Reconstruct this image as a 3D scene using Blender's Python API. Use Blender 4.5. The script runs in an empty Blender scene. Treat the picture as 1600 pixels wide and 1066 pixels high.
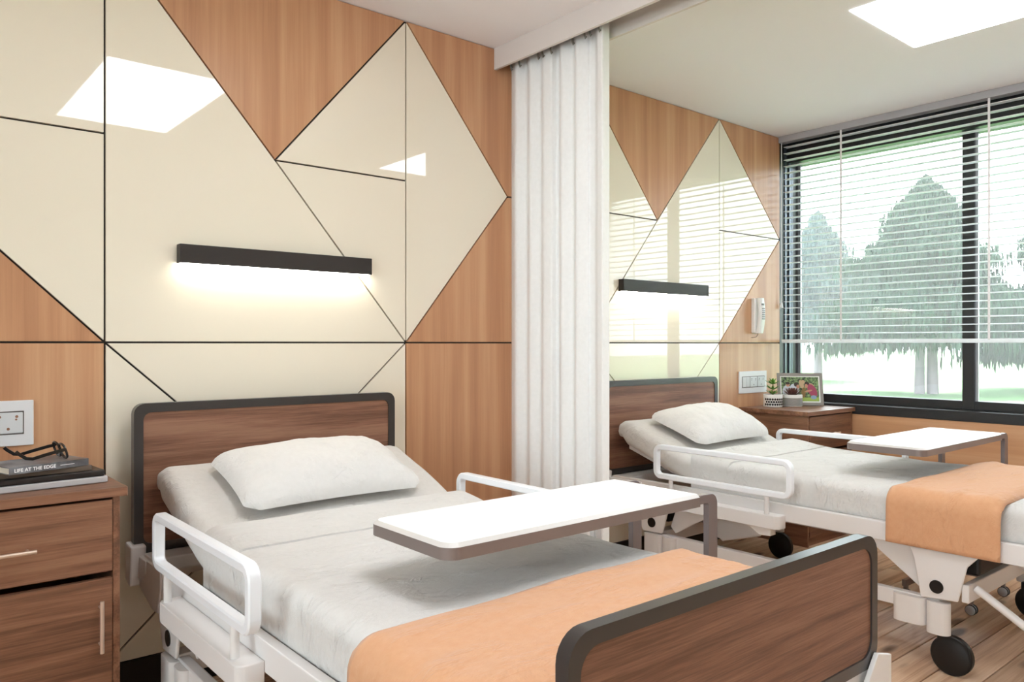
import bpy, bmesh, math, random
from mathutils import Vector, Matrix, noise
random.seed(7)
sc = bpy.context.scene
PI = math.pi
# ------------------------------------------------------------------ camera
cam_d = bpy.data.cameras.new('camera'); cam = bpy.data.objects.new('camera', cam_d)
sc.collection.objects.link(cam)
cam.location = (0, -2.8, 1.18); cam.rotation_euler = (PI/2, 0, math.radians(-40.03))
cam_d.sensor_width = 36; cam_d.lens = 36*1217/1600; cam_d.shift_y = 4/1600; cam_d.clip_start = .05
sc.camera = cam
# ------------------------------------------------------------------ world / lights
sc.view_settings.view_transform = 'Standard'; sc.view_settings.look = 'None'
sc.view_settings.gamma = 1; sc.view_settings.use_curve_mapping = False
sc.view_settings.exposure = 0.98
EMIT_PANEL = 4.8
EMIT_WALL_LAMP = 14.0
SKY = 4.3
w = bpy.data.worlds.new('sky'); sc.world = w; w.use_nodes = True
w.node_tree.nodes['Background'].inputs[0].default_value = (.86, .93, 1, 1)
w.node_tree.nodes['Background'].inputs[1].default_value = SKY
sun_d = bpy.data.lights.new('sun', 'SUN'); sun = bpy.data.objects.new('sun', sun_d); sc.collection.objects.link(sun)
sun_d.energy = 12.0; sun_d.angle = math.radians(6); sun_d.color = (1, .95, .88)
sun.rotation_euler = Vector((-1.0, .12, -1.35)).to_track_quat('-Z', 'Y').to_euler()
sun.location = (9, -1, 6)
# daylight portal over the window opening (guides sky light through the panes)
por_d = bpy.data.lights.new('window_portal', 'AREA'); por = bpy.data.objects.new('window_portal', por_d); sc.collection.objects.link(por)
por_d.shape = 'RECTANGLE'; por_d.size = 4.2; por_d.size_y = 1.75
por.location = (5.0, -2.1, 1.62); por.rotation_euler = Vector((-1, 0, 0)).to_track_quat('-Z', 'Z').to_euler()
por_d.cycles.is_portal = True
try:
    sc.cycles.max_bounces = 10; sc.cycles.diffuse_bounces = 6; sc.cycles.glossy_bounces = 5
    sc.cycles.transparent_max_bounces = 16; sc.cycles.sample_clamp_indirect = 6
    sc.cycles.use_denoising = True
except Exception: pass

# ------------------------------------------------------------------ materials
def srgb(r, g, b):
    f = lambda c: (c/255/12.92) if c/255 <= .04045 else ((c/255+.055)/1.055)**2.4
    return (f(r), f(g), f(b), 1)
def new_mat(name):
    m = bpy.data.materials.new(name); m.use_nodes = True
    nt = m.node_tree; return m, nt, nt.nodes['Principled BSDF']
def plain(name, col, rough=.5, metal=0, spec=.5, coat=0, bump=0, bscale=200):
    m, nt, b = new_mat(name)
    b.inputs['Base Color'].default_value = srgb(*col); b.inputs['Roughness'].default_value = rough
    b.inputs['Metallic'].default_value = metal; b.inputs['Specular IOR Level'].default_value = spec
    b.inputs['Coat Weight'].default_value = coat; b.inputs['Coat Roughness'].default_value = .03
    if bump:
        tc = nt.nodes.new('ShaderNodeTexCoord'); n = nt.nodes.new('ShaderNodeTexNoise'); bp = nt.nodes.new('ShaderNodeBump')
        n.inputs['Scale'].default_value = bscale; n.inputs['Detail'].default_value = 3
        nt.links.new(tc.outputs['Object'], n.inputs['Vector']); nt.links.new(n.outputs[0], bp.inputs['Height'])
        bp.inputs['Strength'].default_value = bump; bp.inputs['Distance'].default_value = .002
        nt.links.new(bp.outputs[0], b.inputs['Normal'])
    return m
def emis(name, col, st):
    m, nt, b = new_mat(name)
    b.inputs['Base Color'].default_value = srgb(*col)
    b.inputs['Emission Color'].default_value = srgb(*col); b.inputs['Emission Strength'].default_value = st
    return m
def wood(name, dark, mid, light, axis, sc_across=14, sc_along=.9, rough=.4, seed=0.0, spec=.4, knots=False, fine=.35, rnd=True, ripple=.5):
    m, nt, b = new_mat(name); N = nt.nodes.new; L = nt.links.new
    tc = N('ShaderNodeTexCoord'); oi = N('ShaderNodeObjectInfo')
    add = N('ShaderNodeVectorMath'); add.operation = 'ADD'
    mul = N('ShaderNodeVectorMath'); mul.operation = 'SCALE'
    cmb = N('ShaderNodeCombineXYZ')
    for i in range(3): L(oi.outputs['Random'], cmb.inputs[i])
    L(cmb.outputs[0], mul.inputs[0]); mul.inputs['Scale'].default_value = 37.0 if rnd else 0.0
    L(tc.outputs['Object'], add.inputs[0]); L(mul.outputs[0], add.inputs[1])
    def mp(sa, sl, off=0):
        mpn = N('ShaderNodeMapping'); s = [sa, sa, sa]; s['xyz'.index(axis)] = sl
        mpn.inputs['Scale'].default_value = s; mpn.inputs['Location'].default_value = (seed+off, seed*1.7+off, seed*.3)
        L(add.outputs[0], mpn.inputs['Vector']); return mpn
    # broad figure with swirl
    n1 = N('ShaderNodeTexNoise'); n1.inputs['Scale'].default_value = 1; n1.inputs['Detail'].default_value = 4; n1.inputs['Distortion'].default_value = ripple
    L(mp(sc_across, sc_along).outputs[0], n1.inputs['Vector'])
    n2 = N('ShaderNodeTexNoise'); n2.inputs['Scale'].default_value = 1; n2.inputs['Detail'].default_value = 6; n2.inputs['Roughness'].default_value = .7
    L(mp(sc_across*9, sc_along*5, 3).outputs[0], n2.inputs['Vector'])
    n3 = N('ShaderNodeTexNoise'); n3.inputs['Scale'].default_value = 1; n3.inputs['Detail'].default_value = 2
    L(mp(sc_across*.3, sc_along*.6, 9).outputs[0], n3.inputs['Vector'])
    a1 = N('ShaderNodeMath'); a1.operation = 'MULTIPLY_ADD'; L(n2.outputs[0], a1.inputs[0]); a1.inputs[1].default_value = fine; L(n1.outputs[0], a1.inputs[2])
    a2 = N('ShaderNodeMath'); a2.operation = 'MULTIPLY_ADD'; L(n3.outputs[0], a2.inputs[0]); a2.inputs[1].default_value = .5; L(a1.outputs[0], a2.inputs[2])
    cr = N('ShaderNodeValToRGB'); e = cr.color_ramp.elements
    c0 = .5+.5*fine+.25
    e[0].position = max(0, c0-.24); e[0].color = srgb(*dark)
    e[1].position = min(1, c0+.22); e[1].color = srgb(*light)
    md = cr.color_ramp.elements.new(c0); md.color = srgb(*mid)
    L(a2.outputs[0], cr.inputs[0]); out = cr.outputs[0]
    # scale to 0..1.6 range
    sc1 = N('ShaderNodeMath'); sc1.operation = 'MULTIPLY'; sc1.inputs[1].default_value = .62
    L(a2.outputs[0], sc1.inputs[0]); L(sc1.outputs[0], cr.inputs[0])
    c0 *= .62
    e = cr.color_ramp.elements
    e[0].position = c0-.12; e[1].position = c0; e[2].position = c0+.12
    e[1].color = srgb(*mid); e[2].color = srgb(*light)
    if knots:
        v = N('ShaderNodeTexVoronoi'); v.inputs['Scale'].default_value = 1; v.inputs['Randomness'].default_value = 1
        mk = mp(7.5, 2.6, 5); L(mk.outputs[0], v.inputs['Vector'])
        kr = N('ShaderNodeValToRGB'); ke = kr.color_ramp.elements
        ke[0].position = .13; ke[0].color = (.9, .9, .9, 1); ke[1].position = .24; ke[1].color = (0, 0, 0, 1)
        L(v.outputs['Distance'], kr.inputs[0])
        mx = N('ShaderNodeMix'); mx.data_type = 'RGBA'; L(kr.outputs[0], mx.inputs[0]); L(out, mx.inputs[6]); mx.inputs[7].default_value = srgb(74, 48, 34)
        # plank to plank tone
        hs = N('ShaderNodeHueSaturation'); L(mx.outputs[2], hs.inputs['Color'])
        mr = N('ShaderNodeMapRange'); L(oi.outputs['Random'], mr.inputs[0]); mr.inputs[3].default_value = .82; mr.inputs[4].default_value = 1.12
        L(mr.outputs[0], hs.inputs['Value']); out = hs.outputs[0]
    L(out, b.inputs['Base Color'])
    b.inputs['Roughness'].default_value = rough; b.inputs['Specular IOR Level'].default_value = spec
    bp = N('ShaderNodeBump'); bp.inputs['Strength'].default_value = .25; bp.inputs['Distance'].default_value = .0012
    L(n2.outputs[0], bp.inputs['Height']); L(bp.outputs[0], b.inputs['Normal'])
    return m
def fabric(name, col, col2, weave=420, wr=.6, wscale=5.0, stretch=(1, 1, 1), sheen=.2):
    m, nt, b = new_mat(name); N = nt.nodes.new; L = nt.links.new
    tc = N('ShaderNodeTexCoord')
    n = N('ShaderNodeTexNoise'); n.inputs['Scale'].default_value = 60; n.inputs['Detail'].default_value = 5; L(tc.outputs['Object'], n.inputs['Vector'])
    mix = N('ShaderNodeMix'); mix.data_type = 'RGBA'; L(n.outputs[0], mix.inputs[0]); mix.inputs[6].default_value = srgb(*col); mix.inputs[7].default_value = srgb(*col2)
    L(mix.outputs[2], b.inputs['Base Color']); b.inputs['Roughness'].default_value = .9; b.inputs['Specular IOR Level'].default_value = .15
    b.inputs['Sheen Weight'].default_value = sheen
    mp = N('ShaderNodeMapping'); mp.inputs['Scale'].default_value = stretch; L(tc.outputs['Object'], mp.inputs['Vector'])
    big = N('ShaderNodeTexNoise'); big.inputs['Scale'].default_value = wscale; big.inputs['Detail'].default_value = 5; big.inputs['Roughness'].default_value = .5; big.inputs['Distortion'].default_value = .5
    L(mp.outputs[0], big.inputs['Vector'])
    # sharp creases out of the noise
    cr = N('ShaderNodeMath'); cr.operation = 'SUBTRACT'; L(big.outputs[0], cr.inputs[0]); cr.inputs[1].default_value = .5
    ab = N('ShaderNodeMath'); ab.operation = 'ABSOLUTE'; L(cr.outputs[0], ab.inputs[0])
    pw = N('ShaderNodeMath'); pw.operation = 'MULTIPLY_ADD'; L(ab.outputs[0], pw.inputs[0]); pw.inputs[1].default_value = .45; L(big.outputs[0], pw.inputs[2])
    wn = N('ShaderNodeTexNoise'); wn.inputs['Scale'].default_value = weave; wn.inputs['Detail'].default_value = 2; L(tc.outputs['Object'], wn.inputs['Vector'])
    b1 = N('ShaderNodeBump'); b1.inputs['Strength'].default_value = wr; b1.inputs['Distance'].default_value = .035; L(pw.outputs[0], b1.inputs['Height'])
    fm = N('ShaderNodeMapping'); fm.inputs['Scale'].default_value = (stretch[0]*.6, stretch[1]*1.3, stretch[2]); fm.inputs['Rotation'].default_value = (0, 0, .35); L(tc.outputs['Object'], fm.inputs['Vector'])
    fn = N('ShaderNodeTexNoise'); fn.inputs['Scale'].default_value = wscale*2.6; fn.inputs['Detail'].default_value = 3; fn.inputs['Distortion'].default_value = .8; L(fm.outputs[0], fn.inputs['Vector'])
    f1 = N('ShaderNodeMath'); f1.operation = 'SUBTRACT'; L(fn.outputs[0], f1.inputs[0]); f1.inputs[1].default_value = .5
    f2 = N('ShaderNodeMath'); f2.operation = 'ABSOLUTE'; L(f1.outputs[0], f2.inputs[0])
    f3 = N('ShaderNodeMapRange'); f3.interpolation_type = 'SMOOTHSTEP'; L(f2.outputs[0], f3.inputs[0]); f3.inputs[1].default_value = 0; f3.inputs[2].default_value = .07; f3.inputs[3].default_value = 1; f3.inputs[4].default_value = 0
    f4 = N('ShaderNodeMapRange'); L(big.outputs[0], f4.inputs[0]); f4.inputs[1].default_value = .45; f4.inputs[2].default_value = .62
    f5 = N('ShaderNodeMath'); f5.operation = 'MULTIPLY'; L(f3.outputs[0], f5.inputs[0]); L(f4.outputs[0], f5.inputs[1])
    b3 = N('ShaderNodeBump'); b3.inputs['Strength'].default_value = wr; b3.inputs['Distance'].default_value = .0026; L(f5.outputs[0], b3.inputs['Height']); L(b1.outputs[0], b3.inputs['Normal'])
    b2 = N('ShaderNodeBump'); b2.inputs['Strength'].default_value = .5; b2.inputs['Distance'].default_value = .001; L(wn.outputs[0], b2.inputs['Height']); L(b3.outputs[0], b2.inputs['Normal'])
    L(b2.outputs[0], b.inputs['Normal'])
    return m
M = {}
M['cream'] = plain('cream lacquered glass', (240, 231, 212), .02, spec=.9)
M['joint'] = plain('black joint', (26, 20, 16), .5)
M['wood_panel'] = wood('maple veneer vertical', (182, 132, 98), (198, 148, 111), (210, 164, 126), 'z', 13, .45, .3, seed=2, fine=.35, ripple=.25)
M['wood_panel_h'] = wood('maple veneer horizontal', (190, 140, 102), (202, 152, 112), (212, 166, 128), 'y', 14, .6, .32, seed=5, fine=.22, ripple=.35)
M['walnut'] = wood('walnut veneer', (104, 70, 52), (132, 91, 68), (150, 108, 82), 'x', 26, 1.3, .42, seed=1, fine=.8)
M['walnut_y'] = wood('walnut veneer side', (104, 70, 52), (132, 91, 68), (150, 108, 82), 'y', 26, 1.3, .42, seed=3, fine=.8)
M['walnut_bed'] = wood('walnut laminate', (104, 70, 54), (132, 92, 72), (150, 110, 88), 'x', 30, 1.3, .45, seed=4, fine=.85)
M['plank'] = wood('rustic floor plank', (184, 140, 110), (218, 182, 152), (234, 206, 180), 'x', 18, .9, .42, seed=8, knots=True, fine=.45, ripple=1.2)
M['ceiling'] = plain('ceiling paint', (240, 238, 240), .9, spec=.1)
M['wall_paint'] = plain('wall paint', (232, 226, 216), .8, spec=.2)
M['base_black'] = plain('black skirting', (22, 20, 19), .3)
M['white_metal'] = plain('white powder coated metal', (226, 222, 220), .35, spec=.4)
M['white_rail'] = plain('white guard rail enamel', (238, 240, 244), .3, spec=.45)
M['charcoal'] = plain('charcoal edge', (50, 46, 45), .3, spec=.7)
M['lamp_black'] = plain('brushed black lamp body', (48, 42, 39), .5, spec=.4, bump=.1)
M['table_grey'] = plain('grey brown table metal', (128, 118, 118), .3, metal=.3)
M['table_edge'] = plain('table edge band', (132, 120, 116), .35, metal=.2)
M['table_white'] = plain('white laminate', (248, 249, 250), .35, spec=.4)
M['table_bevel'] = plain('light grey table bevel', (205, 201, 197), .35)
M['rubber'] = plain('black rubber', (14, 13, 13), .45)
M['rubber_hub'] = plain('caster hub', (20, 19, 20), .3)
M['fastener'] = plain('black pivot cap', (10, 9, 9), .4)
M['motor'] = plain('black motor housing', (20, 18, 18), .5)
M['alu'] = plain('satin aluminium', (178, 178, 182), .35, metal=.6)
M['pull'] = plain('brushed nickel pull', (226, 206, 190), .3, metal=.75)
M['window_black'] = plain('black window frame', (36, 35, 36), .4)
M['track'] = plain('blue grey sash track', (88, 96, 106), .35, metal=.5)
M['slat'] = plain('white blind slat', (246, 247, 250), .45)
M['cord'] = plain('blind cord', (226, 222, 222), .8)
M['headrail'] = plain('grey blind headrail', (168, 166, 170), .5)
M['mattress'] = fabric('mattress cover', (216, 212, 208), (204, 200, 195), wr=.5, wscale=6)
M['sheet'] = fabric('bed sheet', (217, 214, 211), (206, 203, 199), wr=.6, wscale=5.5, stretch=(1, 1.8, 1))
M['pillow'] = fabric('pillow case', (224, 221, 218), (214, 211, 207), wr=.45, wscale=7)
M['blanket'] = fabric('orange blanket', (214, 165, 128), (204, 150, 111), wr=.45, wscale=4.5, stretch=(1, 2.0, 1), weave=300)
M['curtain'] = fabric('curtain fabric', (240, 239, 238), (230, 229, 227), wr=.12, wscale=6, stretch=(1, 1, .25), weave=160)
M['pelmet'] = plain('pelmet paint', (216, 208, 203), .6)
M['hook'] = plain('grey hook', (120, 114, 104), .4)
M['panel_light'] = emis('ceiling light diffuser', (246, 250, 255), EMIT_PANEL)
M['lamp_strip'] = emis('wall lamp diffuser', (255, 250, 236), EMIT_WALL_LAMP)
M['plate'] = plain('white socket plate', (226, 226, 228), .35)
M['module'] = plain('white socket module', (214, 216, 218), .3)
M['gap'] = plain('grey gap line', (92, 84, 80), .6)
M['hole'] = plain('brass socket hole', (150, 106, 82), .5)
M['hole_grey'] = plain('dark socket slot', (120, 120, 126), .5)
M['phone'] = plain('white telephone plastic', (236, 233, 230), .35)
M['phone_key'] = plain('grey telephone key', (120, 120, 124), .5)
M['phone_cord'] = plain('telephone cord', (178, 150, 132), .6)
M['book_cover'] = None
M['book_page'] = plain('book pages', (206, 196, 180), .8)
M['black_book'] = plain('black book cover', (36, 31, 29), .4)
M['taupe_book'] = plain('taupe book cover', (104, 88, 74), .5)
M['silver_book'] = plain('silver cover', (196, 194, 196), .35, metal=.2)
M['spectacles'] = plain('black acetate', (18, 16, 16), .2, spec=.6)
M['letter'] = plain('white lettering', (244, 244, 244), .6)
M['frame_grey'] = plain('grey picture frame', (150, 144, 138), .45)
M['passe'] = plain('white mount', (240, 240, 236), .7)
M['pot_white'] = plain('white ceramic', (242, 240, 236), .35)
M['pot_black'] = plain('black hexagon print', (14, 13, 13), .4)
M['soil'] = plain('soil', (84, 74, 66), .9)
M['leaf'] = plain('green succulent leaf', (104, 148, 62), .45)
M['leaf_dark'] = plain('purple brown succulent leaf', (112, 74, 66), .5)
M['stem'] = plain('plant stem', (120, 100, 54), .6)
M['grass'] = plain('lawn', (104, 138, 92), .9, spec=.1, bump=.2, bscale=3)
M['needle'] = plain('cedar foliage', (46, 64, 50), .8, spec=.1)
M['needle_hazed'] = plain('hazed cedar foliage', (66, 84, 80), .8, spec=.1)  # distance haze put into the far tree's foliage colour
M['bark'] = plain('cedar bark', (128, 120, 124), .9, spec=.1)
def cover_mat():
    m, nt, b = new_mat('grey photographic book cover'); N = nt.nodes.new; L = nt.links.new
    tc = N('ShaderNodeTexCoord'); n = N('ShaderNodeTexNoise'); n.inputs['Scale'].default_value = 14; n.inputs['Detail'].default_value = 6
    L(tc.outputs['Object'], n.inputs['Vector']); cr = N('ShaderNodeValToRGB'); L(n.outputs[0], cr.inputs[0])
    cr.color_ramp.elements[0].position = .35; cr.color_ramp.elements[0].color = srgb(62, 58, 58)
    cr.color_ramp.elements[1].position = .72; cr.color_ramp.elements[1].color = srgb(140, 142, 148)
    L(cr.outputs[0], b.inputs['Base Color']); b.inputs['Roughness'].default_value = .35
    return m
M['book_cover'] = cover_mat()
def leafy_print():
    m, nt, b = new_mat('printed garden backdrop'); N = nt.nodes.new; L = nt.links.new
    tc = N('ShaderNodeTexCoord'); n = N('ShaderNodeTexNoise'); n.inputs['Scale'].default_value = 90; n.inputs['Detail'].default_value = 4
    L(tc.outputs['Object'], n.inputs['Vector']); cr = N('ShaderNodeValToRGB'); L(n.outputs[0], cr.inputs[0])
    cr.color_ramp.elements[0].position = .38; cr.color_ramp.elements[0].color = srgb(30, 44, 32)
    cr.color_ramp.elements[1].position = .68; cr.color_ramp.elements[1].color = srgb(150, 182, 120)
    L(cr.outputs[0], b.inputs['Base Color']); b.inputs['Roughness'].default_value = .4
    return m
M['print_green'] = leafy_print()
M['print_lawn'] = plain('printed lawn', (160, 186, 90), .5)
M['print_skin'] = plain('printed skin', (196, 142, 116), .5)
M['print_hair'] = plain('printed dark hair', (60, 44, 38), .5)
M['print_fair'] = plain('printed fair hair', (196, 168, 132), .5)
M['print_white'] = plain('printed white shirt', (206, 210, 220), .5)
M['print_red'] = plain('printed raspberry top', (166, 70, 96), .5)
M['print_jean'] = plain('printed jeans', (140, 164, 190), .5)
M['print_dog'] = plain('printed brown dog', (136, 108, 60), .5)
def weave_band():
    m, nt, b = new_mat('grey woven pattern band'); N = nt.nodes.new; L = nt.links.new
    tc = N('ShaderNodeTexCoord'); v = N('ShaderNodeTexWave'); v.wave_type = 'BANDS'; v.bands_direction = 'DIAGONAL'
    v.inputs['Scale'].default_value = 95; v.inputs['Distortion'].default_value = 2
    L(tc.outputs['Object'], v.inputs['Vector']); cr = N('ShaderNodeValToRGB'); L(v.outputs[0], cr.inputs[0])
    cr.color_ramp.elements[0].color = srgb(110, 106, 102); cr.color_ramp.elements[1].color = srgb(176, 172, 168)
    L(cr.outputs[0], b.inputs['Base Color']); b.inputs['Roughness'].default_value = .7
    return m
M['pot_band'] = weave_band()
def glass_mat():
    m = bpy.data.materials.new('window glass'); m.use_nodes = True; nt = m.node_tree; nt.nodes.clear(); N = nt.nodes.new; L = nt.links.new
    o = N('ShaderNodeOutputMaterial'); t = N('ShaderNodeBsdfTransparent'); g = N('ShaderNodeBsdfGlossy'); g.inputs['Roughness'].default_value = 0
    f = N('ShaderNodeFresnel'); f.inputs['IOR'].default_value = 1.45; mx = N('ShaderNodeMixShader')
    L(f.outputs[0], mx.inputs[0]); L(t.outputs[0], mx.inputs[1]); L(g.outputs[0], mx.inputs[2]); L(mx.outputs[0], o.inputs[0])
    t.inputs[0].default_value = (.95, .98, .97, 1)
    return m
M['glass'] = glass_mat()

def translucent_slat(m):
    nt = m.node_tree; b = nt.nodes['Principled BSDF']; o = nt.nodes['Material Output']
    t = nt.nodes.new('ShaderNodeBsdfTranslucent'); t.inputs[0].default_value = (.95, .96, 1, 1); x = nt.nodes.new('ShaderNodeMixShader'); x.inputs[0].default_value = .35
    nt.links.new(b.outputs[0], x.inputs[1]); nt.links.new(t.outputs[0], x.inputs[2]); nt.links.new(x.outputs[0], o.inputs['Surface'])
translucent_slat(M['slat'])

# ------------------------------------------------------------------ mesh helpers
class G:
    """collects geometry for one mesh object"""
    def __init__(s): s.bm = bmesh.new()
    def box(s, x0, x1, y0, y1, z0, z1):
        vs = [s.bm.verts.new((x, y, z)) for x in (x0, x1) for y in (y0, y1) for z in (z0, z1)]
        for f in ((0, 1, 3, 2), (4, 6, 7, 5), (0, 4, 5, 1), (2, 3, 7, 6), (0, 2, 6, 4), (1, 5, 7, 3)):
            s.bm.faces.new([vs[i] for i in f])
        return s
    def prism(s, pts, axis, a, b):
        """polygon pts (2d) extruded along axis from a to b; 2d coords are the other two axes in xyz order"""
        def P(p, t):
            return {'x': (t, p[0], p[1]), 'y': (p[0], t, p[1]), 'z': (p[0], p[1], t)}[axis]
        A = [s.bm.verts.new(P(p, a)) for p in pts]; B = [s.bm.verts.new(P(p, b)) for p in pts]
        n = len(pts)
        s.bm.faces.new(A); s.bm.faces.new(B[::-1])
        for i in range(n): s.bm.faces.new((A[i], B[i], B[(i+1) % n], A[(i+1) % n]))
        return s
    def ring(s, outer, inner, axis, a, b):
        def P(p, t):
            return {'x': (t, p[0], p[1]), 'y': (p[0], t, p[1]), 'z': (p[0], p[1], t)}[axis]
        O = [[s.bm.verts.new(P(p, t)) for p in outer] for t in (a, b)]
        I = [[s.bm.verts.new(P(p, t)) for p in inner] for t in (a, b)]
        n = len(outer)
        for i in range(n):
            j = (i+1) % n
            s.bm.faces.new((O[0][i], O[0][j], I[0][j], I[0][i])); s.bm.faces.new((O[1][i], I[1][i], I[1][j], O[1][j]))
            s.bm.faces.new((O[0][i], O[1][i], O[1][j], O[0][j])); s.bm.faces.new((I[0][i], I[0][j], I[1][j], I[1][i]))
        return s
    def cyl(s, p0, p1, r, n=20, r1=None):
        p0, p1 = Vector(p0), Vector(p1); d = (p1-p0).normalized(); r1 = r if r1 is None else r1
        u = d.orthogonal().normalized(); v = d.cross(u)
        A = [s.bm.verts.new(p0+(u*math.cos(2*PI*i/n)+v*math.sin(2*PI*i/n))*r) for i in range(n)]
        B = [s.bm.verts.new(p1+(u*math.cos(2*PI*i/n)+v*math.sin(2*PI*i/n))*r1) for i in range(n)]
        s.bm.faces.new(A); s.bm.faces.new(B[::-1])
        for i in range(n): s.bm.faces.new((A[i], B[i], B[(i+1) % n], A[(i+1) % n]))
        return s
    def lathe(s, prof, c=(0, 0, 0), n=32, axis='z', caps=True):
        rows = []
        for r, h in prof:
            row = []
            for i in range(n):
                a = 2*PI*i/n; q = (r*math.cos(a), r*math.sin(a))
                p = (q[0], q[1], h) if axis == 'z' else (h, q[0], q[1])
                row.append(s.bm.verts.new((p[0]+c[0], p[1]+c[1], p[2]+c[2])))
            rows.append(row)
        for a, b in zip(rows, rows[1:]):
            for i in range(n): s.bm.faces.new((a[i], a[(i+1) % n], b[(i+1) % n], b[i]))
        if caps: s.bm.faces.new(rows[0][::-1]); s.bm.faces.new(rows[-1])
        return s
    def loft(s, rings, closed=True, caps=True):
        R = [[s.bm.verts.new(p) for p in r] for r in rings]; n = len(rings[0])
        for a, b in zip(R, R[1:]):
            for i in range(n if closed else n-1): s.bm.faces.new((a[i], a[(i+1) % n], b[(i+1) % n], b[i]))
        if caps and closed: s.bm.faces.new(R[0][::-1]); s.bm.faces.new(R[-1])
        return s
    def tube(s, path, r, n=10, closed=False, sq=None):
        """sweep; sq=(w,h) uses a chamfered rectangle: w along the frame's side vector"""
        P = [Vector(p) for p in path]; rings = []
        prev = None
        for i, p in enumerate(P):
            a = P[i-1] if (i > 0 or closed) else p; b = P[(i+1) % len(P)] if (i < len(P)-1 or closed) else p
            t = (b-a).normalized()
            if prev is None:
                u = t.orthogonal().normalized() if sq is None else (Vector(sq[2]) - t*t.dot(Vector(sq[2]))).normalized()
            else: u = (prev - t*prev.dot(t)).normalized()
            prev = u; v = t.cross(u)
            if sq is None: rings.append([p+(u*math.cos(2*PI*k/n)+v*math.sin(2*PI*k/n))*r for k in range(n)])
            else:
                w_, h_ = sq[0]/2, sq[1]/2; c = min(w_, h_)*.32
                rings.append([p+u*x+v*y for x, y in ((w_-c, h_), (-w_+c, h_), (-w_, h_-c), (-w_, -h_+c), (-w_+c, -h_), (w_-c, -h_), (w_, -h_+c), (w_, h_-c))])
        if closed: rings.append(rings[0][:])
        return s.loft(rings, True, not closed)
    def ball(s, c, r, sx=1, sy=1, sz=1, u=16, v=10):
        mat = Matrix.Translation(c) @ Matrix.Diagonal((sx*r, sy*r, sz*r, 1))
        bmesh.ops.create_uvsphere(s.bm, u_segments=u, v_segments=v, radius=1, matrix=mat); return s
def rrect(x0, x1, z0, z1, r, n=6, corners='1111'):
    """rounded rect, counter-clockwise; corners: BL BR TR TL flags"""
    pts = []
    for k, (cx, cz, a0, fl) in enumerate(((x0+r, z0+r, PI, corners[0]), (x1-r, z0+r, 1.5*PI, corners[1]), (x1-r, z1-r, 0, corners[2]), (x0+r, z1-r, .5*PI, corners[3]))):
        if fl == '1':
            for i in range(n+1):
                a = a0+.5*PI*i/n; pts.append((cx+r*math.cos(a), cz+r*math.sin(a)))
        else:
            pts.append(((x0, x1, x1, x0)[k], (z0, z0, z1, z1)[k]))
    return pts
def inset(poly, d):
    """inset a convex polygon"""
    n = len(poly); area = sum(poly[i][0]*poly[(i+1) % n][1]-poly[(i+1) % n][0]*poly[i][1] for i in range(n))
    if area < 0: poly = poly[::-1]
    L = []
    for i in range(n):
        a, b = Vector(poly[i]), Vector(poly[(i+1) % n]); t = (b-a).normalized(); nn = Vector((-t.y, t.x))
        L.append((a+nn*d, t))
    out = []
    for i in range(n):
        (p, t), (q, u) = L[i-1], L[i]; den = t.x*u.y-t.y*u.x
        k = ((q.x-p.x)*u.y-(q.y-p.y)*u.x)/den; r = p+t*k; out.append((r.x, r.y))
    return out
def wpos(o):
    v = Vector(o.location)
    while o.parent: o = o.parent; v += Vector(o.location)
    return v
def obj(name, g, mat, parent=None, smooth=False, bevel=0, segs=2, loc=None, sub=0, mats=None):
    """link g as one mesh; geometry is in world coordinates, the object sits at its parent's origin (or at loc)"""
    org = Vector(loc) if loc is not None else (wpos(parent) if parent else Vector((0, 0, 0)))
    me = bpy.data.meshes.new(name)
    bmesh.ops.recalc_face_normals(g.bm, faces=g.bm.faces[:])
    if org.length: bmesh.ops.translate(g.bm, verts=g.bm.verts[:], vec=-org)
    g.bm.to_mesh(me); g.bm.free()
    for mm in (mats or [mat]): me.materials.append(mm)
    o = bpy.data.objects.new(name, me); sc.collection.objects.link(o)
    if parent: o.parent = parent; o.location = org-wpos(parent)
    else: o.location = org
    if smooth:
        for p in me.polygons: p.use_smooth = True
    if bevel:
        b = o.modifiers.new('bevel', 'BEVEL'); b.width = bevel; b.segments = segs; b.limit_method = 'ANGLE'; b.angle_limit = math.radians(40)
        b.harden_normals = False
    if sub:
        s = o.modifiers.new('sub', 'SUBSURF'); s.levels = sub; s.render_levels = sub
    if smooth and not sub:
        me.shade_smooth() if hasattr(me, 'shade_smooth') else None
        for e in me.edges: pass
        try: me.set_sharp_from_angle(angle=math.radians(38))
        except Exception: pass
    return o
def tag(o, label, cat, group=None, kind=None):
    o['label'] = label; o['category'] = cat
    if group: o['group'] = group
    if kind: o['kind'] = kind
    return o
def thing(name, label, cat, loc, group=None):
    o = bpy.data.objects.new(name, None); sc.collection.objects.link(o); o.location = loc; o.empty_display_size = .1
    return tag(o, label, cat, group)
def struct(name, g, mat, **k):
    o = obj(name, g, mat, **k); o['kind'] = 'structure'; return o
def copy_tree(o, parent=None):
    c = o.copy(); sc.collection.objects.link(c)
    if parent: c.parent = parent
    for ch in [q for q in o.children]: copy_tree(ch, c)
    return c

H = 2.54; S = 1.184; MZ = 1.866; BZ = .125
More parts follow.
